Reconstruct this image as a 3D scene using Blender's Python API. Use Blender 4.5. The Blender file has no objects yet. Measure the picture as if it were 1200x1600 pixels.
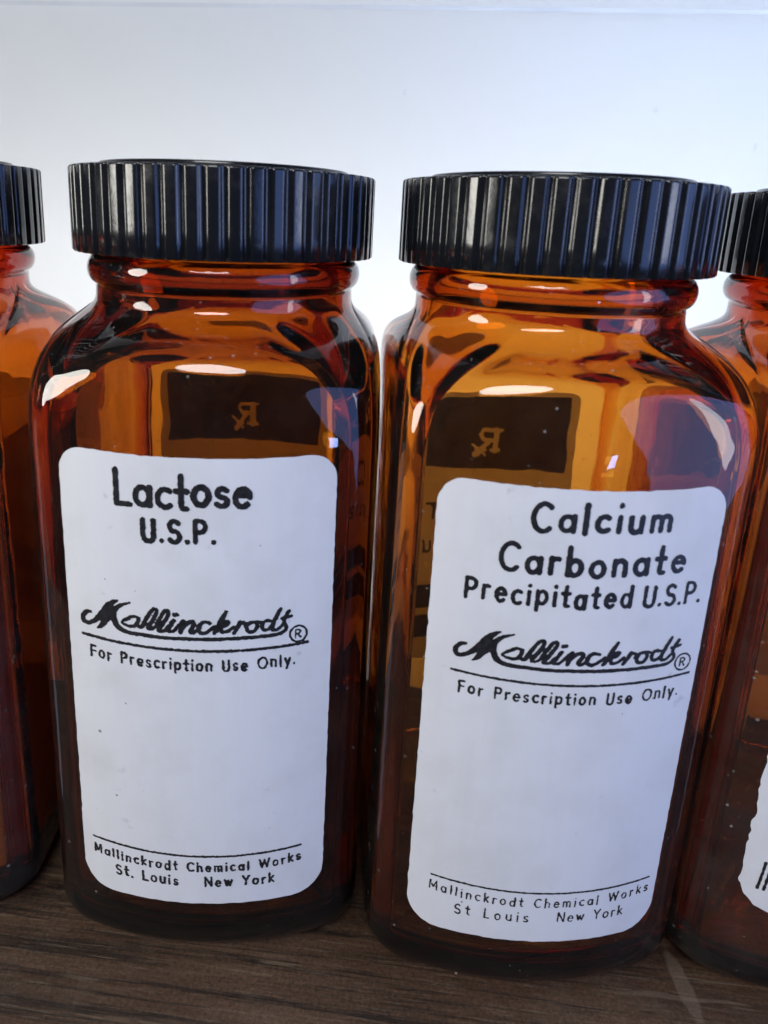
import bpy, math, random
import numpy as np
from mathutils import Matrix, Vector

random.seed(7)
rng = np.random.default_rng(11)
SC = bpy.context.scene
COL = SC.collection
MM = 0.001

# ------------------------------------------------------------------ camera
yaw, pitch, roll = -0.088421, 0.258249, 0.037841
fw = Vector((math.sin(yaw) * math.cos(pitch), math.cos(yaw) * math.cos(pitch), -math.sin(pitch)))
rt = Vector((math.cos(yaw), -math.sin(yaw), 0))
up = rt.cross(fw)
rt, up = rt * math.cos(roll) + up * math.sin(roll), up * math.cos(roll) - rt * math.sin(roll)
cam_d = bpy.data.cameras.new('camera')
cam = bpy.data.objects.new('camera', cam_d)
COL.objects.link(cam)
m = Matrix((rt, up, -fw)).transposed().to_4x4()
m.translation = Vector((32.5773, -127.1008, 129.3703)) * MM
cam.matrix_world = m
cam_d.sensor_fit = 'AUTO'
cam_d.sensor_width = 36
cam_d.lens = 1106.349 / 1600 * 36
cam_d.shift_x = 69.305 / 1600
cam_d.shift_y = -170.768 / 1600
cam_d.clip_start = 0.005
cam_d.clip_end = 20
cam_d.dof.use_dof = True
cam_d.dof.focus_distance = 0.125
cam_d.dof.aperture_fstop = 22
SC.camera = cam

# ------------------------------------------------------------------ world, exposure
w = bpy.data.worlds.new('World')
SC.world = w
w.use_nodes = True
bg = w.node_tree.nodes['Background']
bg.inputs[0].default_value = (0.75, 0.85, 1.0, 1)
bg.inputs[1].default_value = 0.035
SC.view_settings.view_transform = 'Standard'
SC.view_settings.look = 'None'
SC.view_settings.exposure = 0
SC.view_settings.gamma = 1
SC.view_settings.use_curve_mapping = False
SC.render.engine = 'CYCLES'
cy = SC.cycles
cy.max_bounces = 24
cy.transmission_bounces = 20
cy.glossy_bounces = 10
cy.diffuse_bounces = 5
cy.transparent_max_bounces = 16
cy.volume_bounces = 0
cy.sample_clamp_indirect = 4
cy.use_adaptive_sampling = True
cy.adaptive_threshold = 0.01
cy.caustics_refractive = True
cy.caustics_reflective = True
try:
    cy.use_denoising = True
    cy.denoiser = 'OPENIMAGEDENOISE'
    cy.denoising_input_passes = 'RGB_ALBEDO_NORMAL'
except Exception:
    pass


def area(name, loc, target, sx, sy, power, col, shape='RECTANGLE'):
    d = bpy.data.lights.new(name, 'AREA')
    d.shape = shape
    d.size, d.size_y = sx * MM, sy * MM
    d.energy = power
    d.color = col
    o = bpy.data.objects.new(name, d)
    COL.objects.link(o)
    o.location = Vector(loc) * MM
    o.rotation_euler = (Vector(target) * MM - o.location).to_track_quat('-Z', 'Y').to_euler()
    return o


# tubes glowing behind the translucent back panel
area('backlight_lamp', (20, 112, 88), (20, 40, 88), 250, 50, 0.160, (1.0, 0.985, 0.96))
area('backlight_lamp', (125, 135, 165), (115, 40, 145), 160, 60, 0.12, (0.59, 0.73, 1.0))
area('backlight_lamp', (-60, 140, 180), (-40, 40, 150), 150, 60, 0.026, (0.96, 0.98, 1.0))
# ceiling light and windows of the room, a blue screen on the right and its small pilot lamp
area('ceiling_light', (0, -330, 400), (25, 0, 40), 220, 150, 1.25, (0.98, 0.985, 1.0), 'ELLIPSE')
area('window_light', (-330, -190, 190), (0, 0, 80), 125, 215, 1.05, (1.0, 0.97, 0.90), 'ELLIPSE')
area('window_light', (400, -150, 140), (60, 0, 80), 45, 280, 0.17, (0.95, 0.97, 1.0), 'ELLIPSE')
area('screen_light', (560, -235, 130), (80, 0, 60), 720, 600, 2.5, (0.22, 0.38, 1.0), 'ELLIPSE')
area('pilot_lamp', (164, -194, 42), (62, 0, 99), 10, 12, 0.009, (0.30, 0.48, 1.0))


# ------------------------------------------------------------------ helpers
def link(name, verts, faces, mats, parent=None, smooth=True, mat_ids=None, uv=None):
    me = bpy.data.meshes.new(name)
    me.from_pydata([tuple(v) for v in verts], [], faces)
    for mt in mats:
        me.materials.append(mt)
    if mat_ids is not None:
        me.polygons.foreach_set('material_index', np.asarray(mat_ids, dtype=np.int32))
    if smooth:
        me.polygons.foreach_set('use_smooth', [True] * len(me.polygons))
    me.update()
    o = bpy.data.objects.new(name, me)
    COL.objects.link(o)
    if parent:
        o.parent = parent
    return o


def tag(o, label=None, cat=None, group=None, kind=None):
    for k, v in (('label', label), ('category', cat), ('group', group), ('kind', kind)):
        if v:
            o[k] = v


class NT:
    """short node-tree writer"""
    def __init__(s, name):
        s.m = bpy.data.materials.new(name)
        s.m.use_nodes = True
        s.t = s.m.node_tree
        s.t.nodes.clear()
        s.out = s.n('ShaderNodeOutputMaterial')

    def n(s, typ, **kw):
        nd = s.t.nodes.new(typ)
        for k, v in kw.items():
            if k.startswith('i_'):
                key = k[2:].replace('_', ' ')
                nd.inputs[int(key) if key.isdigit() else key].default_value = v
            else:
                setattr(nd, k, v)
        return nd

    def l(s, a, b):
        s.t.links.new(a, b)

    def coord(s, scale=(1, 1, 1), rot=(0, 0, 0), loc=(0, 0, 0)):
        tc = s.n('ShaderNodeTexCoord')
        mp = s.n('ShaderNodeMapping')
        mp.inputs['Scale'].default_value = scale
        mp.inputs['Rotation'].default_value = rot
        mp.inputs['Location'].default_value = loc
        oi = s.n('ShaderNodeObjectInfo')
        ad = s.n('ShaderNodeVectorMath', operation='ADD')
        sc_ = s.n('ShaderNodeMath', operation='MULTIPLY')
        sc_.inputs[1].default_value = 3.7
        s.l(oi.outputs['Random'], sc_.inputs[0])
        s.l(tc.outputs['Object'], ad.inputs[0])
        s.l(sc_.outputs[0], ad.inputs[1])
        s.l(ad.outputs[0], mp.inputs['Vector'])
        return mp.outputs[0]

    def noise(s, vec, scale, detail=4, rough=0.55):
        nd = s.n('ShaderNodeTexNoise')
        nd.inputs['Scale'].default_value = scale
        nd.inputs['Detail'].default_value = detail
        nd.inputs['Roughness'].default_value = rough
        s.l(vec, nd.inputs['Vector'])
        return nd.outputs['Fac']

    def ramp(s, fac, stops):
        r = s.n('ShaderNodeValToRGB')
        while len(r.color_ramp.elements) < len(stops):
            r.color_ramp.elements.new(0.5)
        for e, (p, c) in zip(r.color_ramp.elements, stops):
            e.position = p
            e.color = c if len(c) == 4 else (*c, 1)
        s.l(fac, r.inputs[0])
        return r.outputs[0]

    def math(s, op, a, b=None, clamp=False):
        nd = s.n('ShaderNodeMath', operation=op)
        nd.use_clamp = clamp
        for i, x in enumerate((a, b)):
            if x is None:
                continue
            if isinstance(x, (int, float)):
                nd.inputs[i].default_value = x
            else:
                s.l(x, nd.inputs[i])
        return nd.outputs[0]

    def mixc(s, fac, a, b, blend='MIX'):
        nd = s.n('ShaderNodeMix', data_type='RGBA', blend_type=blend)
        for sock, x in ((nd.inputs[0], fac), (nd.inputs[6], a), (nd.inputs[7], b)):
            if isinstance(x, (int, float)):
                sock.default_value = x
            elif isinstance(x, tuple):
                sock.default_value = (*x, 1) if len(x) == 3 else x
            else:
                s.l(x, sock)
        return nd.outputs[2]

    def bump(s, h, strength, dist):
        b = s.n('ShaderNodeBump')
        b.inputs['Strength'].default_value = strength
        b.inputs['Distance'].default_value = dist
        s.l(h, b.inputs['Height'])
        return b.outputs[0]


# ------------------------------------------------------------------ materials
def specks(t, vec, scale, size, keep):
    """sparse little dots: voronoi cells, only a share of them carrying a speck"""
    v = t.n('ShaderNodeTexVoronoi')
    v.inputs['Scale'].default_value = scale
    t.l(vec, v.inputs['Vector'])
    sep = t.n('ShaderNodeSeparateColor')
    t.l(v.outputs['Color'], sep.inputs[0])
    near = t.math('LESS_THAN', v.outputs['Distance'], t.math('MULTIPLY', sep.outputs[1], size))
    some = t.math('GREATER_THAN', sep.outputs[0], 1 - keep)
    return t.math('MULTIPLY', near, some)


def glass_material(name, density, haze=0.013, tint=(0.895, 0.705, 0.22, 1)):
    t = NT(name)
    p = t.n('ShaderNodeBsdfPrincipled')
    p.inputs['Base Color'].default_value = (1, 1, 1, 1)
    p.inputs['Roughness'].default_value = 0.012
    p.inputs['IOR'].default_value = 1.5
    p.inputs['Transmission Weight'].default_value = 1
    v = t.coord()
    wob = t.noise(v, 85, 2, 0.45)
    t.l(t.bump(wob, 0.25, 0.0008), p.inputs['Normal'])
    d = t.n('ShaderNodeBsdfDiffuse')
    d.inputs[0].default_value = (0.55, 0.53, 0.50, 1)
    sp = specks(t, v, 650, 0.20, 0.25)
    sp2 = specks(t, t.coord(rot=(0.4, 0.9, 0.3)), 300, 0.10, 0.25)
    clump = t.ramp(t.noise(v, 45, 3), [(0.42, (0, 0, 0)), (0.62, (1, 1, 1))])
    sp = t.math('MULTIPLY', t.math('MAXIMUM', sp, sp2), clump)
    film = t.math('MULTIPLY', t.ramp(t.noise(v, 90, 6, 0.7), [(0.35, (0, 0, 0)), (0.8, (1, 1, 1))]), haze)
    fac = t.math('ADD', t.math('MULTIPLY', sp, 0.30), t.math('ADD', film, haze * 0.2), clamp=True)
    mx = t.n('ShaderNodeMixShader')
    t.l(fac, mx.inputs[0])
    t.l(p.outputs[0], mx.inputs[1])
    t.l(d.outputs[0], mx.inputs[2])
    t.l(mx.outputs[0], t.out.inputs['Surface'])
    va = t.n('ShaderNodeVolumeAbsorption')
    va.inputs['Color'].default_value = tint
    va.inputs['Density'].default_value = density
    t.l(va.outputs[0], t.out.inputs['Volume'])
    return t.m


def cap_material():
    t = NT('black_bakelite')
    p = t.n('ShaderNodeBsdfPrincipled')
    v = t.coord()
    n1 = t.noise(v, 900, 5, 0.6)
    dirt = t.ramp(t.noise(v, 160, 6, 0.7), [(0.5, (0, 0, 0)), (0.75, (1, 1, 1))])
    t.l(t.mixc(t.math('MULTIPLY', dirt, 0.22), (0.008, 0.009, 0.012), (0.065, 0.063, 0.06)), p.inputs['Base Color'])
    t.l(t.math('ADD', 0.17, t.math('MULTIPLY', dirt, 0.18)), p.inputs['Roughness'])
    p.inputs['Specular IOR Level'].default_value = 0.6
    t.l(t.bump(n1, 0.12, 0.0002), p.inputs['Normal'])
    t.l(p.outputs[0], t.out.inputs['Surface'])
    return t.m


def paper_material(name, col, trans):
    t = NT(name)
    p = t.n('ShaderNodeBsdfPrincipled')
    v = t.coord()
    streak = t.noise(t.coord(scale=(1, 1, 0.07)), 620, 4, 0.65)
    blot = t.noise(v, 90, 5, 0.6)
    c = t.mixc(t.math('MULTIPLY', t.ramp(streak, [(0.35, (0, 0, 0)), (0.75, (1, 1, 1))]), 0.17), col, tuple(x * 0.84 for x in col))
    c = t.mixc(t.math('MULTIPLY', t.ramp(blot, [(0.45, (0, 0, 0)), (0.75, (1, 1, 1))]), 0.32), c, tuple(x * y for x, y in zip(col, (0.70, 0.68, 0.62))))
    dots = specks(t, v, 420, 0.13, 0.06)
    smudge = t.math('MULTIPLY', t.ramp(t.noise(v, 260, 3), [(0.70, (0, 0, 0)), (0.78, (1, 1, 1))]), 0.30)
    c = t.mixc(t.math('MAXIMUM', t.math('MULTIPLY', dots, 0.75), smudge), c, (0.16, 0.15, 0.15))
    t.l(c, p.inputs['Base Color'])
    p.inputs['Roughness'].default_value = 0.5
    p.inputs['Specular IOR Level'].default_value = 0.35
    t.l(t.bump(t.noise(v, 1500, 3), 0.10, 0.0001), p.inputs['Normal'])
    tr = t.n('ShaderNodeBsdfTranslucent')
    tr.inputs[0].default_value = (*col, 1)
    mx = t.n('ShaderNodeMixShader')
    mx.inputs[0].default_value = trans
    t.l(p.outputs[0], mx.inputs[1])
    t.l(tr.outputs[0], mx.inputs[2])
    t.l(mx.outputs[0], t.out.inputs['Surface'])
    return t.m


def ink_material():
    t = NT('black_print')
    p = t.n('ShaderNodeBsdfPrincipled')
    v = t.coord()
    t.l(t.ramp(t.noise(v, 1200, 3), [(0.35, (0.010, 0.010, 0.013)), (0.75, (0.030, 0.029, 0.032))]), p.inputs['Base Color'])
    p.inputs['Roughness'].default_value = 0.4
    t.l(p.outputs[0], t.out.inputs['Surface'])
    return t.m


def panel_material():
    t = NT('frosted_white_panel')
    v = t.coord()
    tr = t.n('ShaderNodeBsdfTranslucent')
    cloud = t.noise(v, 22, 5, 0.6)
    fine = t.noise(v, 240, 4, 0.6)
    base = t.mixc(t.math('MULTIPLY', cloud, 0.10), (0.90, 0.91, 0.92), (0.74, 0.78, 0.84))
    base = t.mixc(t.math('MULTIPLY', fine, 0.07), base, (0.62, 0.66, 0.72))
    marks = t.math('MULTIPLY', t.ramp(t.noise(v, 120, 4), [(0.705, (0, 0, 0)), (0.74, (1, 1, 1))]), 0.22)
    base = t.mixc(marks, base, (0.45, 0.46, 0.50))
    t.l(base, tr.inputs[0])
    p = t.n('ShaderNodeBsdfPrincipled')
    t.l(base, p.inputs['Base Color'])
    p.inputs['Roughness'].default_value = 0.35
    mx = t.n('ShaderNodeMixShader')
    mx.inputs[0].default_value = 0.15
    t.l(tr.outputs[0], mx.inputs[1])
    t.l(p.outputs[0], mx.inputs[2])
    t.l(mx.outputs[0], t.out.inputs['Surface'])
    return t.m


def wood_material():
    t = NT('dark_walnut_shelf')
    p = t.n('ShaderNodeBsdfPrincipled')
    v = t.coord(scale=(1, 6, 6))
    v0 = t.coord()
    broad = t.noise(v, 22, 6, 0.6)
    grain = t.noise(t.coord(scale=(0.22, 5, 5)), 75, 9, 0.74)
    pore = t.noise(t.coord(scale=(0.20, 5, 5)), 420, 5, 0.7)
    c = t.ramp(broad, [(0.25, (0.028, 0.0150, 0.0085)), (0.5, (0.060, 0.034, 0.0195)), (0.75, (0.096, 0.058, 0.035))])
    c = t.mixc(t.ramp(grain, [(0.40, (1, 1, 1)), (0.50, (0, 0, 0))]), c, (0.016, 0.010, 0.007))
    c = t.mixc(t.math('MULTIPLY', t.ramp(pore, [(0.54, (0, 0, 0)), (0.66, (1, 1, 1))]), 0.45), c, (0.14, 0.105, 0.075))
    grit = t.noise(v0, 1500, 5, 0.75)
    c = t.mixc(1.0, c, t.ramp(grit, [(0.30, (0.45, 0.45, 0.45)), (0.70, (1.55, 1.5, 1.45))]), 'MULTIPLY')
    # long dark cracks along the grain
    crack = t.noise(t.coord(scale=(0.05, 3, 3)), 95, 4, 0.55)
    c = t.mixc(t.ramp(crack, [(0.485, (0, 0, 0)), (0.50, (0.85, 0.85, 0.85)), (0.515, (0, 0, 0))]), c, (0.010, 0.007, 0.005))
    # fine pale scuffs and dust
    fac = None
    for ang, sc, th in ((1.25, 60, 0.66), (0.95, 85, 0.68), (1.75, 50, 0.67), (0.3, 70, 0.69), (1.5, 120, 0.67)):
        s_ = t.noise(t.coord(scale=(0.12, 2.2, 1), rot=(0, 0, ang)), sc * 3, 3, 0.6)
        s_ = t.ramp(s_, [(th, (0, 0, 0)), (th + 0.05, (1, 1, 1))])
        fac = s_ if fac is None else t.math('MAXIMUM', fac, s_)
    c = t.mixc(t.math('MULTIPLY', fac, 0.26), c, (0.24, 0.185, 0.13))
    dust = t.ramp(t.noise(v0, 55, 7, 0.75), [(0.48, (0, 0, 0)), (0.8, (1, 1, 1))])
    c = t.mixc(t.math('MULTIPLY', dust, 0.22), c, (0.20, 0.16, 0.12))
    c = t.mixc(specks(t, v0, 300, 0.11, 0.05), c, (0.30, 0.25, 0.19))
    # one narrow paler patch at a fixed spot, ragged at its rim
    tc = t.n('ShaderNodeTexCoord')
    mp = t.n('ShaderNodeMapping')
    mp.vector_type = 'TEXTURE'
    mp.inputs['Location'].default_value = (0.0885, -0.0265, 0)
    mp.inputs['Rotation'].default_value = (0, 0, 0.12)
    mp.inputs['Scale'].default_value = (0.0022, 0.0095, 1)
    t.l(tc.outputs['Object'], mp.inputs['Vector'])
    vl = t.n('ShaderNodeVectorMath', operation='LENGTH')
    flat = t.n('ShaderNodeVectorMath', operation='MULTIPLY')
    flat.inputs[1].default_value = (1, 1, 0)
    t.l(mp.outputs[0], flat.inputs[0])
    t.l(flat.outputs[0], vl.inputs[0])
    pale_patch = t.ramp(t.math('ADD', vl.outputs['Value'], t.math('MULTIPLY', t.noise(v0, 400, 4), 0.5)), [(0.85, (1, 1, 1)), (1.25, (0, 0, 0))])
    c = t.mixc(t.math('MULTIPLY', pale_patch, 0.26), c, (0.24, 0.19, 0.14))
    t.l(c, p.inputs['Base Color'])
    t.l(t.math('ADD', 0.42, t.math('MULTIPLY', grain, 0.25)), p.inputs['Roughness'])
    p.inputs['Specular IOR Level'].default_value = 0.35
    t.l(t.bump(t.math('ADD', grain, t.math('MULTIPLY', grit, 0.5)), 0.4, 0.0006), p.inputs['Normal'])
    t.l(p.outputs[0], t.out.inputs['Surface'])
    return t.m


def plain(name, col, rough):
    t = NT(name)
    p = t.n('ShaderNodeBsdfPrincipled')
    n_ = t.noise(t.coord(), 80, 4)
    t.l(t.mixc(t.math('MULTIPLY', n_, 0.3), col, tuple(x * 0.8 for x in col)), p.inputs['Base Color'])
    p.inputs['Roughness'].default_value = rough
    t.l(p.outputs[0], t.out.inputs['Surface'])
    return t.m


def edge_material():
    t = NT('clear_white_edge')
    tr = t.n('ShaderNodeBsdfTranslucent')
    n_ = t.noise(t.coord(), 40, 3)
    t.l(t.mixc(n_, (0.95, 0.96, 0.98), (0.6, 0.62, 0.66)), tr.inputs[0])
    t.l(tr.outputs[0], t.out.inputs['Surface'])
    return t.m


M_GLASS = glass_material('amber_glass', 900, 0.013, (0.91, 0.672, 0.12, 1))
M_GLASS_DARK = glass_material('dark_amber_glass', 1560)
M_GLASS_DUSTY = glass_material('dusty_amber_glass', 1150, 0.045, (0.92, 0.655, 0.15, 1))
M_CAP = cap_material()
M_PAPER = paper_material('white_fired_label', (0.80, 0.81, 0.83), 0.10)
M_BACKPAPER = paper_material('white_back_label', (0.80, 0.80, 0.80), 0.30)
M_INK = ink_material()


def back_ink_material():
    t = NT('thin_black_print')
    p = t.n('ShaderNodeBsdfPrincipled')
    v = t.coord()
    t.l(t.ramp(t.noise(v, 500, 4), [(0.35, (0.020, 0.018, 0.017)), (0.75, (0.055, 0.045, 0.038))]), p.inputs['Base Color'])
    p.inputs['Roughness'].default_value = 0.5
    tr = t.n('ShaderNodeBsdfTranslucent')
    t.l(t.ramp(t.noise(v, 130, 5, 0.65), [(0.35, (0.25, 0.22, 0.20)), (0.7, (0.62, 0.56, 0.50))]), tr.inputs[0])
    mx = t.n('ShaderNodeMixShader')
    mx.inputs[0].default_value = 0.19
    t.l(p.outputs[0], mx.inputs[1])
    t.l(tr.outputs[0], mx.inputs[2])
    t.l(mx.outputs[0], t.out.inputs['Surface'])
    return t.m


M_BACKINK = back_ink_material()
M_PANEL = panel_material()
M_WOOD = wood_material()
M_EDGE = edge_material()

M_POWDER = plain('pale_powder', (0.78, 0.74, 0.66), 0.9)

# ------------------------------------------------------------------ shelf and back panel
def box(x0, x1, y0, y1, z0, z1, name, mat, bevel=0.0):
    v = [Vector((x, y, z)) * MM for z in (z0, z1) for y in (y0, y1) for x in (x0, x1)]
    f = [(0, 2, 3, 1), (4, 5, 7, 6), (0, 1, 5, 4), (2, 6, 7, 3), (0, 4, 6, 2), (1, 3, 7, 5)]
    o = link(name, v, f, [mat], smooth=False)
    if bevel:
        b = o.modifiers.new('bevel', 'BEVEL')
        b.width = bevel * MM
        b.segments = 3
    return o


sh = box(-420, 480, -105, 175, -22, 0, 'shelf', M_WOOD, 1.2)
tag(sh, 'dark scratched wooden shelf board under the bottles', None, None, 'structure')

PY = 50.0     # front face of the panel
PTOP = 174.6
pan = box(-420, 480, PY, PY + 2.5, 0.3, PTOP, 'backdrop', M_PANEL)
tag(pan, 'frosted white backlit panel standing behind the bottles', None, None, 'structure')
upv = box(-420, 480, PY + 1.2, PY + 3.7, PTOP + 1.0, 330, 'upper_backdrop', M_PANEL)
tag(upv, 'upper frosted white panel above the bright seam', None, None, 'structure')
lip = link('backdrop_seam', [Vector(q) * MM for q in ((-420, PY + 0.4, PTOP - 0.02), (480, PY + 0.4, PTOP - 0.02), (480, PY + 0.4, PTOP + 1.02), (-420, PY + 0.4, PTOP + 1.02))], [(0, 1, 2, 3)], [M_EDGE], smooth=False)
tag(lip, 'thin bright edge strip between the two white panels', None, None, 'structure')

# ------------------------------------------------------------------ bottle shape (millimetres)
SA, SB, KX, KY, RC = 28.0, 32.7, 0.002087, 0.014605, 6.517
H, HC = 135.64, 13.46


def section(inset=0.0, n1=10, n2=26, rc=None):
    """rounded rectangle of two pairs of bowed faces; returns points at fixed face normals"""
    a, b = SA - inset, SB - inset
    rc = RC - inset if rc is None else rc
    Rx, Ry = 1 / KX - inset, 1 / KY - inset
    rx, ry = Rx - rc, Ry - rc
    c1, c2 = np.array([-(Rx - a), 0.0]), np.array([0.0, -(Ry - b)])
    dv = c2 - c1
    d = np.hypot(*dv)
    t = (d * d + rx * rx - ry * ry) / (2 * d)
    h = math.sqrt(rx * rx - t * t)
    e = dv / d
    P = max((c1 + e * t + s * h * np.array([-e[1], e[0]]) for s in (1, -1)), key=lambda k: k.sum())
    a0 = math.atan2(P[1], P[0] - c1[0])
    a1 = math.atan2(P[1] - c2[1], P[0])
    an = np.concatenate([np.linspace(0, a0, n1, endpoint=False), np.linspace(a0, a1, n2, endpoint=False), np.linspace(a1, math.pi / 2, n1)])
    u = np.stack([np.cos(an), np.sin(an)], -1)
    pts = np.where((an <= a0)[:, None], c1 + Rx * u, np.where((an >= a1)[:, None], c2 + Ry * u, P + rc * u))
    full = np.concatenate([pts, (pts * [-1, 1])[::-1][1:], -pts[1:], (pts * [1, -1])[::-1][1:-1]])
    ang = np.concatenate([an, (math.pi - an)[::-1][1:], (math.pi + an)[1:], (2 * math.pi - an)[::-1][1:-1]])
    return full, ang


def pchip(x, xs, ys):
    xs, ys = np.asarray(xs, float), np.asarray(ys, float)
    hh = np.diff(xs)
    dl = np.diff(ys) / hh
    mm = np.zeros(len(xs))
    for i in range(1, len(xs) - 1):
        if dl[i - 1] * dl[i] > 0:
            mm[i] = 2 / (1 / dl[i - 1] + 1 / dl[i])
    i = np.clip(np.searchsorted(xs, x) - 1, 0, len(hh) - 1)
    t = np.clip((x - xs[i]) / hh[i], 0, 1)
    return (2 * t**3 - 3 * t**2 + 1) * ys[i] + (t**3 - 2 * t**2 + t) * hh[i] * mm[i] + (-2 * t**3 + 3 * t**2) * ys[i + 1] + (t**3 - t**2) * hh[i] * mm[i + 1]


ZC, SCN = [94, 98, 101, 104, 107, 109.5, 111.5, 113, 114], [1, .99, .96, .90, .76, .54, .26, .06, 0]
ZS, SSN = [94, 102, 105, 107, 109, 111, 112.5, 113.5, 114], [1, 1, .985, .95, .85, .60, .28, .05, 0]


ZT = np.arange(86, 122, 0.1)


def smooth_table(zs, ss):
    y = np.where(ZT < zs[0], 1.0, np.where(ZT > zs[-1], 0.0, pchip(ZT, zs, ss)))
    k = np.exp(-0.5 * (np.arange(-30, 31) * 0.1 / 0.85) ** 2)
    k /= k.sum()
    return np.convolve(np.pad(y, 30, mode='edge'), k, mode='valid')


TC, TS = smooth_table(ZC, SCN), smooth_table(ZS, SSN)


def shoulder_ring(z, inset, rneck, rc=None):
    s, an = section(inset, rc=rc)
    circ = np.stack([np.cos(an), np.sin(an)], -1) * rneck
    r = np.hypot(s[:, 0], s[:, 1])
    wgt = np.clip((r - r.min()) / (r.max() - r.min()), 0, 1) ** 1.9
    blend = np.interp(z, ZT, TC) * wgt + np.interp(z, ZT, TS) * (1 - wgt)
    return circ + (s - circ) * blend[:, None]


ZW = [10, 16, 25, 40, 55, 70, 80, 87] + list(np.linspace(93, 116.4, 58))


def wall_inside(outer, an, extra=3.0):
    up = np.gradient(outer, axis=0)
    around = np.roll(outer, -1, 1) - np.roll(outer, 1, 1)
    nrm = np.cross(around, up)
    nrm /= np.linalg.norm(nrm, axis=2)[:, :, None]
    corner = np.clip((np.abs(np.sin(2 * an)) - 0.58) / 0.42, 0, 1)
    corner = corner * corner * (3 - 2 * corner)
    neck = np.clip((outer[:, :, 2] - 108) / 8, 0, 1)
    neck = neck * neck * (3 - 2 * neck)
    thick = 2.3 + extra * corner[None, :] * (1 - neck) + 1.1 * neck
    return outer - nrm * thick[:, :, None]


def bottle_mesh(seed, extra=3.0):
    r_ = np.random.default_rng(seed)
    rings = []

    def add(xy, z):
        rings.append(np.column_stack([xy, np.full(len(xy), z) if np.isscalar(z) else z]))

    s6, an = section(4.6, rc=13.0)
    unit = np.stack([np.cos(an), np.sin(an)], -1)
    # outside, from the pushed-up base centre
    for k, z in ((0.02, 1.6), (0.35, 1.5), (0.7, 1.0), (0.9, 0.35)):
        add(s6 * k, z)
    for q in np.linspace(0, 1, 13):
        th = q * math.pi / 2
        g = 1 - math.sin(th)
        add(section(4.6 * g, rc=RC + 6.5 * g)[0], 7.5 * (1 - math.cos(th)))
    for z in (14, 30, 50, 70, 84):
        add(section(0)[0], z)
    for z in np.linspace(89, 116.2, 66):
        add(shoulder_ring(z, 0, 22.6), z)
    for th in np.linspace(-80, 80, 15):
        th = math.radians(th)
        add(unit * (22.3 + 1.6 * math.cos(th)), 119.3 + 2.4 * math.sin(th))
    add(unit * 22.2, 122.6)
    add(unit * 22.2, 130.6)
    for th in np.linspace(0, 180, 9):
        th = math.radians(th)
        add(unit * (20.6 + 1.6 * math.cos(th)), 131 + 1.1 * math.sin(th))
    # inside, downwards: the outer wall moved in along its normals, thicker at the corners
    for z in (128, 122, 119.5, 118):
        add(unit * 19.1, z)
    ph = r_.uniform(0, 6.28, 8)
    outer = np.stack([np.column_stack([shoulder_ring(z, 0, 22.6), np.full(len(an), z)]) for z in ZW])
    inner = wall_inside(outer, an, extra)
    for k in range(len(ZW))[::-1]:
        xy, z = inner[k][:, :2], inner[k][:, 2]
        a_ = np.arctan2(xy[:, 1], xy[:, 0])
        wv = 0.0022 * np.sin(2 * a_ + ph[0] + z * 0.05) + 0.0014 * np.sin(3 * a_ + ph[1] - z * 0.09) + 0.0006 * np.sin(5 * a_ + ph[2] + z * 0.16)
        fade = np.clip((112 - z) / 10, 0, 1)
        add(xy * (1 + wv * fade)[:, None], z)
    B = inner[0][:, :2]
    for q in np.linspace(0.15, 1, 7):
        th = q * math.pi / 2
        add(B * (1 - 0.15 * (1 - math.cos(th))), 10 - 5.6 * math.sin(th))
    for k, z in ((0.65, 4.6), (0.35, 5.1), (0.02, 5.3)):
        add(B * k, z)
    n = len(an)
    V = np.concatenate(rings) * MM
    F = []
    R = len(rings)
    for i in range(R - 1):
        for j in range(n):
            j2 = (j + 1) % n
            F.append((i * n + j, i * n + j2, (i + 1) * n + j2, (i + 1) * n + j))
    F.append(tuple(range(n))[::-1])
    F.append(tuple((R - 1) * n + j for j in range(n)))
    return V, F


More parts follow.
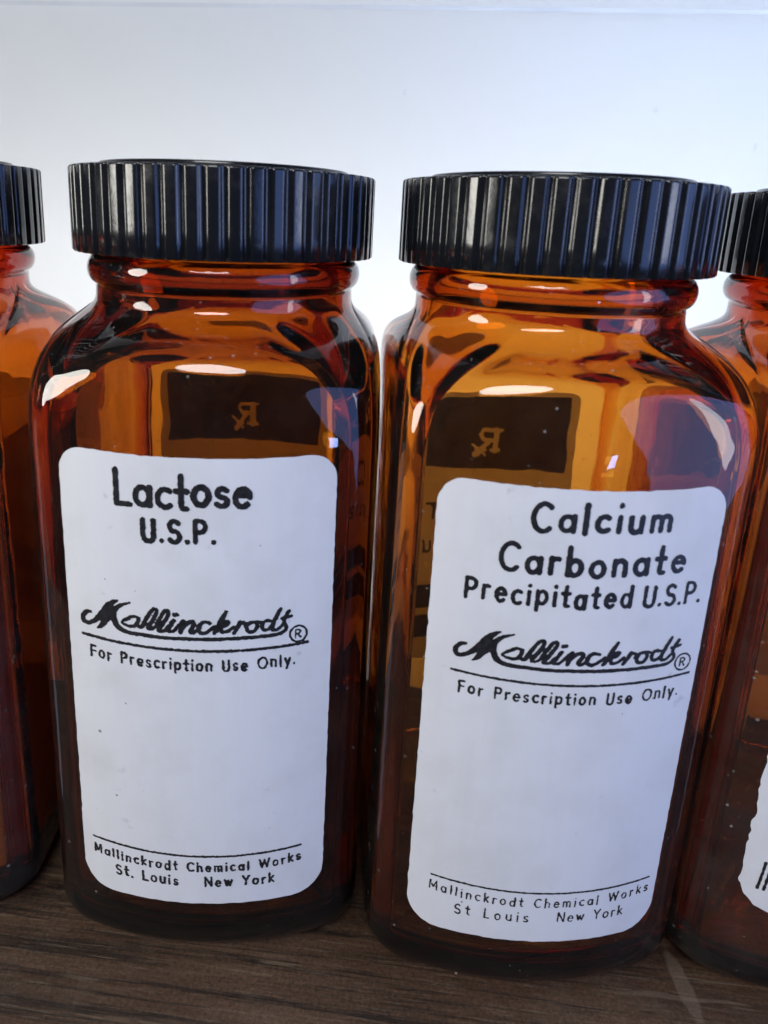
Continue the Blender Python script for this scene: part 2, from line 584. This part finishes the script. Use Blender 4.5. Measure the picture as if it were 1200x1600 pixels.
def cap_mesh(phase):
    NR, SUB = 52, 12
    n = NR * SUB
    th = np.arange(n) / n * 2 * math.pi
    u = (np.arange(n) % SUB) / SUB
    g = np.clip((np.abs(u - 0.5) - 0.25) / 0.20, 0, 1)
    groove = g * g * (3 - 2 * g)                     # rounded crest, narrow valley
    unit = np.stack([np.cos(th + phase), np.sin(th + phase)], -1)
    z0 = H - HC
    rings = []

    def add(r, z):
        rings.append(np.column_stack([unit * (r[:, None] if not np.isscalar(r) else r), np.full(n, z)]))

    D = 0.62
    add(24.3, z0 + 10.6)
    add(24.3, z0 + 0.25)
    add(24.5, z0)
    add(26.0 - 0.25 - D * groove, z0)
    add(26.0 - D * groove, z0 + 0.25)
    for z in (z0 + 4, z0 + 8):
        add(26.0 - D * groove, z)
    for k in range(7):
        a = k / 6 * math.pi / 2
        amt = D * groove * (1 - 0.55 * k / 6)
        add(26.0 - amt - 0.45 * (1 - math.cos(a)), H - 0.45 + 0.45 * math.sin(a))
    add(24.2, H)
    add(22.4, H - 0.05)
    for k in range(6):
        a = k / 5 * math.pi / 2
        add(22.0 - 0.9 * math.sin(a), H - 0.05 + 0.85 * (1 - math.cos(a)))
    for r, z in ((17, 0.95), (11, 1.08), (5, 1.15), (0.2, 1.2)):
        add(r, H + z)
    R = len(rings)
    under = [(24.0, z0 + 11.4), (18, z0 + 11.5), (0.2, z0 + 11.5)]
    V = np.concatenate(rings)
    F = []
    for i in range(R - 1):
        for j in range(n):
            j2 = (j + 1) % n
            F.append((i * n + j, i * n + j2, (i + 1) * n + j2, (i + 1) * n + j))
    F.append(tuple((R - 1) * n + j for j in range(n)))
    base = R * n
    ex = [np.column_stack([unit * r, np.full(n, z)]) for r, z in under]
    V = np.concatenate([V] + ex) * MM
    idx = [0] + [R + k for k in range(len(under))]
    for a, b in zip(idx[:-1], idx[1:]):
        for j in range(n):
            j2 = (j + 1) % n
            F.append((b * n + j, b * n + j2, a * n + j2, a * n + j))
    last = idx[-1]
    F.append(tuple(last * n + j for j in range(n))[::-1])
    return V, F


# ------------------------------------------------------------------ printed lettering as outlines of stroke fields
def arc(cx, cy, rx, ry, a0, a1, n=14):
    return [(cx + rx * math.cos(math.radians(a0 + (a1 - a0) * i / n)), cy + ry * math.sin(math.radians(a0 + (a1 - a0) * i / n))) for i in range(n + 1)]


def glyphs(X):
  return {
    'L': (.44, [[(.04, 1), (.04, 0), (.44, 0)]]),
    'U': (.56, [[(.04, 1), (.04, .28)] + arc(.28, .27, .24, .27, 180, 360) + [(.52, 1)]]),
    'S': (.50, [arc(.26, .745, .21, .255, 35, 250, 12) + arc(.25, .255, .23, .255, 80, -145, 12)]),
    'P': (.52, [[(.04, 0), (.04, 1), (.24, 1)] + arc(.24, .73, .25, .27, 90, -90) + [(.04, .46)]]),
    'C': (.60, [arc(.36, .5, .33, .5, 48, 312, 20)]),
    'F': (.46, [[(.04, 0), (.04, 1), (.46, 1)], [(.04, .54), (.40, .54)]]),
    'O': (.76, [arc(.38, .5, .36, .5, 0, 360, 24)]),
    'M': (.74, [[(.04, 0), (.06, 1), (.37, .25), (.68, 1), (.70, 0)]]),
    'W': (.96, [[(.02, 1), (.24, 0), (.48, .95), (.72, 0), (.94, 1)]]),
    'N': (.62, [[(.04, 0), (.04, 1), (.58, 0), (.58, 1)]]),
    'Y': (.58, [[(.02, 1), (.29, .48), (.56, 1)], [(.29, .48), (.29, 0)]]),
    'R': (.56, [[(.04, 0), (.04, 1), (.26, 1)] + arc(.26, .75, .24, .25, 90, -90) + [(.04, .5)], [(.26, .5), (.54, 0)]]),
    'a': (.50, [arc(.24, X / 2, .21, X / 2, 0, 360, 20), [(.46, X), (.46, 0)]]),
    'b': (.50, [arc(.26, X / 2, .21, X / 2, 0, 360, 20), [(.04, 1.02), (.04, 0)]]),
    'd': (.50, [arc(.24, X / 2, .21, X / 2, 0, 360, 20), [(.46, 1.02), (.46, 0)]]),
    'p': (.50, [arc(.26, X / 2, .21, X / 2, 0, 360, 20), [(.04, X), (.04, -.32)]]),
    'o': (.50, [arc(.25, X / 2, .22, X / 2, 0, 360, 20)]),
    'c': (.42, [arc(.26, X / 2, .23, X / 2, 52, 308, 16)]),
    'e': (.48, [[(.04, .34), (.44, .34)] + arc(.25, X / 2, .21, X / 2, 4, 312, 18)]),
    's': (.38, [arc(.20, X * .75, .14, X * .25, 30, 250, 10) + arc(.19, X * .25, .16, X * .25, 80, -150, 10)]),
    't': (.32, [[(.15, .98), (.15, .10), (.19, .02), (.30, .01)], [(.0, X), (.31, X)]]),
    'i': (.10, [[(.05, X), (.05, 0)], [(.05, .93), (.05, .96)]]),
    'l': (.10, [[(.05, 1.02), (.05, 0)]]),
    'u': (.46, [[(.04, X), (.04, .22)] + arc(.23, .20, .19, .20, 180, 360, 10) + [(.42, X)], [(.42, .3), (.42, 0)]]),
    'n': (.46, [[(.04, X), (.04, 0)], [(.04, .42)] + arc(.23, X - .20, .19, .20, 180, 0, 10) + [(.42, 0)]]),
    'm': (.72, [[(.04, X), (.04, 0)], [(.04, .44)] + arc(.20, X - .17, .16, .17, 180, 0, 10) + [(.36, 0)], [(.36, .44)] + arc(.52, X - .17, .16, .17, 180, 0, 10) + [(.68, 0)]]),
    'r': (.30, [[(.04, X), (.04, 0)], [(.04, .40)] + arc(.22, X - .20, .18, .19, 180, 70, 7)]),
    'h': (.46, [[(.04, 1.02), (.04, 0)], [(.04, .42)] + arc(.23, X - .20, .19, .20, 180, 0, 10) + [(.42, 0)]]),
    'k': (.42, [[(.04, 1.02), (.04, 0)], [(.38, X), (.06, .27)], [(.16, .36), (.40, 0)]]),
    'y': (.46, [[(.03, X), (.23, .06)], [(.43, X), (.16, -.32)]]),
    'w': (.66, [[(.02, X), (.18, 0), (.33, .58), (.48, 0), (.64, X)]]),
    '.': (.08, [[(.04, .01), (.04, .03)]]),
    ' ': (.30, []),
}


G = glyphs(0.64)


class Print:
    """a sheet of ink in label coordinates (s across, z up, millimetres)"""
    def __init__(p, s0, s1, z0, z1, res):
        p.s0, p.z0, p.res = s0, z0, res
        p.nx, p.ny = int((s1 - s0) / res) + 1, int((z1 - z0) / res) + 1
        p.F = np.full((p.ny, p.nx), -9.0)
        p.S = s0 + np.arange(p.nx) * res
        p.Z = z0 + np.arange(p.ny) * res

    def seg(p, a, b, wa, wb):
        mw = max(wa, wb) + 2 * p.res
        i0 = max(0, int((min(a[0], b[0]) - mw - p.s0) / p.res)); i1 = min(p.nx, int((max(a[0], b[0]) + mw - p.s0) / p.res) + 2)
        j0 = max(0, int((min(a[1], b[1]) - mw - p.z0) / p.res)); j1 = min(p.ny, int((max(a[1], b[1]) + mw - p.z0) / p.res) + 2)
        if i1 <= i0 or j1 <= j0:
            return
        gx, gz = p.S[i0:i1][None, :], p.Z[j0:j1][:, None]
        dx, dz = b[0] - a[0], b[1] - a[1]
        L = dx * dx + dz * dz
        t = np.clip(((gx - a[0]) * dx + (gz - a[1]) * dz) / L, 0, 1) if L > 0 else np.zeros((j1 - j0, i1 - i0))
        d = np.hypot(gx - a[0] - t * dx, gz - a[1] - t * dz)
        f = (wa + (wb - wa) * t) / 2 - d
        p.F[j0:j1, i0:i1] = np.maximum(p.F[j0:j1, i0:i1], f)

    def stroke(p, pts, wid=None):
        for a, b in zip(pts[:-1], pts[1:]):
            p.seg(a, b, wid if wid else a[2], wid if wid else b[2])

    def text(p, txt, s0, s1, z, cap, wid, sag=0.0, tilt=0.0, squeeze=1.0, jit=0.03, xh=0.64):
        G = glyphs(xh)
        r_ = np.random.default_rng(sum(map(ord, txt)))
        adv = sum(G[c][0] for c in txt) * cap * squeeze
        gap = (s1 - s0 - adv) / max(1, len(txt) - 1)
        s = s0
        for c in txt:
            wd, sts = G[c]
            dz = r_.normal(0, jit) * cap
            for st in sts:
                pts = []
                for x, y in st:
                    q = s + x * cap * squeeze
                    pts.append((q, z + y * cap + dz - sag * (1 - (q / 19.0) ** 2) + tilt * q))
                p.stroke(pts, wid * (1 + r_.normal(0, 0.05)))
            s += wd * cap * squeeze + gap

    def rule(p, s0, s1, z, wid, sag, n=24):
        p.stroke([(s0 + (s1 - s0) * i / n, z - sag * (1 - ((s0 + (s1 - s0) * i / n) / 19) ** 2)) for i in range(n + 1)], wid)

    def rough(p, amp, scale=0.35, seed=3):
        r_ = np.random.default_rng(seed)
        k = max(1, scale / p.res)
        gx, gy = int(p.nx / k) + 3, int(p.ny / k) + 3
        g = r_.normal(0, 1, (gy, gx))
        x, y = np.arange(p.nx) / k, np.arange(p.ny) / k
        xi, yi = x.astype(int), y.astype(int)
        fx, fy = (x - xi)[None, :], (y - yi)[:, None]
        n_ = (g[yi][:, xi] * (1 - fx) + g[yi][:, xi + 1] * fx) * (1 - fy) + (g[yi + 1][:, xi] * (1 - fx) + g[yi + 1][:, xi + 1] * fx) * fy
        p.F = p.F + amp * n_

    def rect(p, s0, s1, z0, z1, rad0, rad1=None, sag=0.0):
        gx, gz = p.S[None, :], p.Z[:, None] + sag * (1 - (p.S[None, :] / 21) ** 2)
        cx, cz = (s0 + s1) / 2, (z0 + z1) / 2
        rad = np.where(gz > cz, rad0, rad1 if rad1 is not None else rad0)
        qx, qz = np.abs(gx - cx) - (s1 - s0) / 2 + rad, np.abs(gz - cz) - (z1 - z0) / 2 + rad
        d = np.hypot(np.maximum(qx, 0), np.maximum(qz, 0)) + np.minimum(np.maximum(qx, qz), 0) - rad
        return -d

    def polys(p):
        """marching squares: inside of F > 0 as welded polygons"""
        F = p.F
        pos = F > 0
        anyp = pos[:-1, :-1] | pos[1:, :-1] | pos[:-1, 1:] | pos[1:, 1:]
        V, idx, faces = [], {}, []

        def vert(key, s, z):
            k = idx.get(key)
            if k is None:
                k = idx[key] = len(V)
                V.append((s, z))
            return k

        for j, i in zip(*np.nonzero(anyp)):
            cs = ((j, i), (j, i + 1), (j + 1, i + 1), (j + 1, i))
            poly = []
            for k in range(4):
                A, B = cs[k], cs[(k + 1) % 4]
                fa, fb = F[A], F[B]
                if fa > 0:
                    poly.append(vert(A, p.S[A[1]], p.Z[A[0]]))
                if (fa > 0) != (fb > 0):
                    t = fa / (fa - fb)
                    key = (A, B) if A < B else (B, A)
                    poly.append(vert(key, p.S[A[1]] + (p.S[B[1]] - p.S[A[1]]) * t, p.Z[A[0]] + (p.Z[B[0]] - p.Z[A[0]]) * t))
            poly = [v for q, v in enumerate(poly) if v != poly[q - 1]]
            if len(poly) >= 3:
                faces.append(tuple(poly))
        return V, faces


RY = 1 / KY


def on_face(s, z, off, back):
    a = s / RY
    x, y = (RY + off) * math.sin(a), (RY - SB) - (RY + off) * math.cos(a)
    return (-x * MM, -y * MM, z * MM) if back else (x * MM, y * MM, z * MM)


def label_object(name, layers, parent, back=False):
    """layers: (Print, offset from the glass, material slot)"""
    V, F, ids = [], [], []
    for pr, off, mid in layers:
        v, f = pr.polys()
        b = len(V)
        V += [on_face(s, z, off, back) for s, z in v]
        F += [tuple(b + k for k in q) for q in f]
        ids += [mid] * len(f)
    return link(name, V, F, [M_BACKPAPER if back else M_PAPER, M_BACKINK if back else M_INK], parent, True, ids)


SCRIPT = [[(-15.23,67.92,.5),(-15.94,67.79,.67),(-16.6,67.02,.75),(-16.52,66.11,.75),(-15.71,65.91,.67),(-14.56,66.49,.75),(-13.24,67.73,1.17),(-12.12,69.27,1.17),(-11.26,70.12,.83),(-10.38,70.64,.3)],
[(-11.7,69.79,1.0),(-12.33,68.06,1.33),(-12.84,66.7,1.17),(-13.39,65.78,.75),(-13.99,65.31,.23)],
[(-12.84,66.7,1.0),(-11.53,67.91,1.1),(-10.85,69.01,.83),(-9.84,69.87,.58),(-8.27,70.48,.2)],
[(-11.11,68.43,1.0),(-11.09,67.34,1.0),(-10.59,66.14,.92),(-9.58,65.46,.75),(-8.14,65.19,.67),(-5.78,65.09,.63),(-3.41,64.93,.57),(-.56,64.93,.57)],
[(-6.87,68.07,.37),(-7.81,68.18,.5),(-8.85,67.62,.57),(-9.79,66.89,.27),(-8.66,66.44,.5),(-7.64,66.49,.57),(-7.02,67.33,.57),(-6.79,68.08,.37)],
[(-6.92,67.88,.57),(-7.13,66.77,.63),(-6.47,66.44,.57),(-5.77,67.28,.57)],
[(-6.47,66.48,.57),(-5.61,68.02,.63),(-4.68,69.5,.63),(-4.02,69.81,.57),(-3.88,69.28,.57),(-4.51,67.9,.67),(-5.26,66.82,.73),(-5.35,66.27,.4),(-4.51,66.4,.43),(-3.82,67.27,.6)],
[(-3.96,67.17,.6),(-3.31,68.36,.63),(-2.65,69.48,.63),(-2.05,69.7,.57),(-1.99,69.11,.57),(-2.76,67.67,.67),(-3.51,66.61,.73),(-3.68,66.05,.4),(-2.75,66.17,.47),(-2.05,66.94,.6)],
[(-1.16,68.08,.63),(-1.89,66.86,.73),(-2.21,66.26,.63),(-1.33,66.17,.47),(-.5,67.12,.53),(.42,68.09,.6)],
[(-1.04,69.07,.67),(-.64,69.16,.67)],
[(-.56,64.96,.6),(2.81,64.97,.56),(6.24,65.04,.6),(9.76,65.18,.56),(13.42,65.38,.56),(15.67,65.62,.53),(16.63,66.28,.53),(16.69,67.05,.58)],
[(.33,67.96,.74),(.04,66.9,.74),(-.1,66.04,.6)],
[(.07,66.71,.63),(.95,67.7,.7),(1.83,68.0,.67),(2.06,67.5,.67),(1.48,66.38,.67),(1.82,66.06,.49),(2.46,66.4,.53),(2.96,67.07,.56)],
[(4.56,67.84,.49),(3.61,67.99,.6),(2.85,67.26,.67),(2.84,66.31,.63),(3.61,66.03,.6),(4.48,66.51,.53),(5.41,67.26,.56)],
[(7.14,69.78,.56),(6.45,68.48,.74),(5.8,66.97,.74),(5.31,66.12,.6)],
[(5.96,67.06,.49),(6.71,67.9,.56),(7.55,68.12,.49),(7.29,67.5,.53),(6.47,67.14,.49),(6.49,66.34,.6),(7.28,66.36,.49),(8.39,67.17,.53)],
[(9.39,67.98,.67),(8.94,67.05,.67),(8.37,66.12,.56)],
[(8.8,66.83,.49),(9.54,67.86,.49),(10.28,67.67,.49),(10.19,67.14,.53)],
[(11.87,67.98,.46),(10.85,67.76,.56),(10.43,66.97,.6),(10.71,66.32,.56),(11.55,66.31,.56),(12.09,67.19,.56),(11.87,67.98,.46),(13.03,67.73,.35)],
[(14.4,67.94,.46),(13.38,68.04,.53),(12.85,67.32,.56),(13.11,66.53,.56),(13.96,66.64,.53),(14.66,67.57,.53)],
[(15.82,70.03,.56),(15.13,68.67,.67),(14.59,67.38,.63),(14.52,66.47,.6),(15.34,66.43,.46),(16.09,67.12,.49)],
[(17.13,69.5,.6),(16.68,68.69,.63),(16.36,67.76,.56),(16.71,66.95,.56)],
[(16.01,68.29,.46),(17.55,68.62,.46)]]


def smooth_stroke(st):
    P = np.array(st)
    if len(P) < 3:
        return st
    out = []
    Q = np.vstack([2 * P[0] - P[1], P, 2 * P[-1] - P[-2]])
    for i in range(1, len(Q) - 2):
        for t in np.linspace(0, 1, 5, endpoint=False):
            a, b, c, d = Q[i - 1:i + 3]
            out.append(tuple(0.5 * (2 * b + (c - a) * t + (2 * a - 5 * b + 4 * c - d) * t * t + (3 * b - a - 3 * c + d) * t**3)))
    out.append(tuple(P[-1]))
    return out


def logo(p, s0, scale, bold):
    for st in SCRIPT:
        p.stroke([(s0 + (s + 17.08) * scale, z, max(.12, w_ * 0.92 + bold)) for s, z, w_ in smooth_stroke(st)])


def registered(p, s, z, r, wid):
    p.stroke([(s + r * math.cos(a / 12 * math.pi), z + 1.05 * r * math.sin(a / 12 * math.pi)) for a in range(25)], wid)
    for st in G['R'][1]:
        p.stroke([(s - .36 * r + x * 1.15 * r, z - .52 * r + y * 1.05 * r) for x, y in st], wid)


SAG = 0.75


def lactose_ink():
    p = Print(-20.5, 20.5, 13, 96, 0.13)
    p.text('Lactose', -11.9, 8.3, 87.5, 5.3, 0.96, 0.5, 0.02, 0.95, xh=0.53)
    p.text('U.S.P.', -7.9, 3.0, 81.6, 3.4, 0.80, 0.3, 0.0, 1.0)
    logo(p, -18.86, 0.9695, 0.13)
    registered(p, 15.9, 65.35, 1.35, 0.34)
    p.rule(-18.6, 17.4, 63.85, 0.52, 1.0)
    p.text('For Prescription Use Only.', -17.4, 15.4, 60.2, 1.9, 0.37, 0.85)
    p.rule(-19.0, 17.2, 24.0, 0.42, 1.1)
    p.text('Mallinckrodt Chemical Works', -18.95, 17.2, 20.75, 1.75, 0.37, 1.0)
    p.text('St. Louis', -15.0, -3.9, 17.35, 1.9, 0.39, 0.75)
    p.text('New York', 0.8, 12.6, 17.0, 1.9, 0.39, 0.4)
    p.rough(0.055, 0.24, 5)
    return p


def calcium_ink():
    p = Print(-20.5, 20.9, 13, 96, 0.13)
    p.text('Calcium', -7.6, 12.4, 87.7, 4.2, 0.82, 0.3, 0.012, 1.0, xh=0.53)
    p.text('Carbonate', -11.5, 15.7, 81.15, 4.2, 0.80, 0.4, 0.012, 1.0, xh=0.55)
    p.text('Precipitated', -16.0, 8.1, 75.95, 3.2, 0.62, 0.3, 0.0, 0.95)
    p.text('U.S.P.', 10.1, 19.4, 75.75, 3.2, 0.58, 0.0, 0.0, 0.95)
    logo(p, -17.08, 1.0, 0.08)
    registered(p, 18.5, 65.6, 1.35, 0.27)
    p.rule(-17.0, 20.0, 63.4, 0.42, 1.0)
    p.text('For Prescription Use Only.', -15.7, 18.5, 59.75, 1.9, 0.34, 0.6)
    p.rule(-17.3, 19.7, 24.0, 0.34, 1.1)
    p.text('Mallinckrodt Chemical Works', -17.5, 19.8, 21.0, 1.75, 0.25, 1.0)
    p.text('St Louis', -13.0, -0.9, 17.45, 1.9, 0.25, 0.6)
    p.text('New York', 4.0, 15.5, 17.3, 1.9, 0.25, 0.3)
    p.rough(0.04, 0.24, 9)
    return p


def bars_ink():
    p = Print(-20.5, 20.5, 20, 96, 0.16)
    for k in range(38):
        s = -17.6 + k * 0.95
        p.stroke([(s, 23.6), (s + 0.45, 29.0 + 0.8 * math.sin(k))], 0.45)
    p.rough(0.05, 0.3, 4)
    return p


def paper(seed, z0, z1, s0=-21.1, s1=21.3, rough=0.05, r0=4.2, r1=5.5):
    p = Print(-22.2, 22.4, z0 - 1.5, z1 + 1.5, 0.3)
    p.F = p.rect(s0, s1, z0, z1, r0, r1, 0.6)
    p.rough(rough, 0.9, seed)
    return p


def back_layers(seed, ds, z1, print_text=True):
    """white back label: big black block with the prescription sign left open, text and bars below"""
    z0 = z1 - 71.3
    pp = Print(-21, 21, z0 - 1, z1 + 1, 0.3)
    pp.F = pp.rect(-20, 20, z0, z1, 3.5)
    blk = Print(-21, 21, z0 - 1, z1 + 1, 0.22)
    body = blk.rect(-18.2, 18.2, z1 - 20.5, z1 - 2.3, 0.8)
    sign = Print(-21, 21, z0 - 1, z1 + 1, 0.22)
    zb = z1 - 16.3
    for st, wd in (([(-1.9, zb), (-1.9, zb + 4.8)], 1.3), ([(-3.1, zb), (-0.7, zb)], 0.6), ([(-3.1, zb + 4.8), (-1.9, zb + 4.8)], 0.6),
                   ([(-1.9, zb + 4.8), (0, zb + 4.8)] + [(0 + 1.7 * math.sin(a), zb + 3.55 + 1.25 * math.cos(a)) for a in np.linspace(0, math.pi, 9)] + [(-1.9, zb + 2.3)], 0.85),
                   ([(-.3, zb + 2.3), (2.6, zb - 1.3)], 1.15), ([(0.6, zb - 1.2), (3.3, zb + 1.4)], 0.6), ([(0.4, zb), (2.4, zb)], 0.5)):
        sign.stroke(st, wd)
    blk.F = np.minimum(body, -sign.F)
    words = Print(-21, 21, z0 - 1, z1 + 1, 0.2)
    if print_text:
      words.text('Calc. Carb', -17, 17.5, z1 - 32.6, 6.0, 0.8)
      words.text('pro usibus', -17, 17.5, z1 - 41.6, 4.6, 0.6)
    if print_text:
      words.F = np.maximum(words.F, words.rect(-17.2, 17.2, z1 - 56.8, z1 - 49.8, 0.8))
      words.F = np.maximum(words.F, words.rect(-17.2, 17.2, z1 - 65.3, z1 - 58.8, 0.8))
    words.F = np.maximum(words.F, blk_resample(blk, words))
    words.rough(0.05, 0.4, seed)
    # the glass shows the underside, so print lies against the glass and the paper over it
    for q in (words, pp):
        q.s0 += ds
        q.S = q.S + ds
    return [(words, 0.05, 1), (pp, 0.11, 0)]


def blk_resample(src, dst):
    i = np.clip(np.round((dst.S - src.s0) / src.res).astype(int), 0, src.nx - 1)
    j = np.clip(np.round((dst.Z - src.z0) / src.res).astype(int), 0, src.ny - 1)
    return src.F[j][:, i]


def contents(level, tilt, parent):
    """dry powder filling the bottle up to an uneven level"""
    rings = []

    def put(xy, z):
        rings.append(np.column_stack([xy, z if not np.isscalar(z) else np.full(len(xy), z)]))

    s0, an = section()
    outer = np.stack([np.column_stack([s0, np.full(len(an), z)]) for z in (10, 20, 30)])
    edge = wall_inside(outer, an)[1][:, :2] * 0.986
    for k in (0.02, 0.5, 0.8):
        put(edge * k, 5.9)
    for q in np.linspace(1, 0.15, 6):
        th = q * math.pi / 2
        put(edge * (1 - 0.16 * (1 - math.cos(th))), 10.6 - 4.6 * math.sin(th))
    top = lambda xy, r: level + tilt * xy[:, 0] + 0.9 * np.sin(2 * an + 1) * r + 0.5 * np.sin(5 * an) * r
    for f in np.linspace(0.12, 1, 8):
        put(edge, 10.6 + (top(edge, 1.0) - 10.6) * f)
    for k in (0.97, 0.9, 0.75, 0.5, 0.25, 0.02):
        xy = edge * k
        put(xy, top(xy, k) - 1.2 * (1 - k * k))
    V = np.concatenate(rings)
    V = V * MM
    n, R = len(an), len(rings)
    F = [(i * n + j, i * n + (j + 1) % n, (i + 1) * n + (j + 1) % n, (i + 1) * n + j) for i in range(R - 1) for j in range(n)]
    F += [tuple(range(n))[::-1], tuple((R - 1) * n + j for j in range(n))]
    return link('powder', V, F, [M_POWDER], parent)


GROUP = 'amber glass bottles standing in a row'


def make_bottle(x, y, rot, label, front, seed, phase, back=None, glass=None):
    t = bpy.data.objects.new('medicine_bottle', None)
    COL.objects.link(t)
    t.location = (x * MM, y * MM, 0.00004)
    t.rotation_euler = (0, 0, rot)
    t.empty_display_size = 0.02
    tag(t, label, 'bottle', GROUP)
    V, F = bottle_mesh(seed, 5.2 if glass is M_GLASS_DARK else 3.0)
    link('glass_body', V, F, [glass or M_GLASS], t)
    V, F = cap_mesh(phase)
    c = link('screw_cap', V, F, [M_CAP], t)
    label_object('front_label', front, t)
    if back:
        label_object('back_label', back_layers(seed, *back), t, True)
    return t


make_bottle(0, 0, 0.09897, 'amber glass bottle with black ribbed cap and white front label reading Lactose U.S.P.',
            [(paper(1, 13.3, 95.2), 0.06, 0), (lactose_ink(), 0.11, 1)], 21, 0.02, (0.5, 97.0), M_GLASS_DARK)
make_bottle(56.70, 0.51, 0.09191, 'amber glass bottle with black ribbed cap and white front label reading Calcium Carbonate',
            [(paper(2, 13.3, 94.3), 0.06, 0), (calcium_ink(), 0.11, 1)], 22, 0.05, (0.6, 94.3))
b0 = make_bottle(-61.62, -3.03, 0.13, 'black capped amber bottle beside the Lactose bottle, cut off by the left picture edge',
            [(paper(3, 13.3, 94.5), 0.06, 0)], 23, 0.01, None, M_GLASS_DUSTY)
make_bottle(113.4, 4.0, 0.02, 'black capped amber bottle with a ragged white label showing slanted black bars',
            [(paper(4, 19.6, 94.5, -20.3, 21.3, 0.16), 0.06, 0), (bars_ink(), 0.11, 1)], 24, 0.03, (1.0, 94.5, False), M_GLASS_DUSTY)
contents(90.0, 0.02, b0)
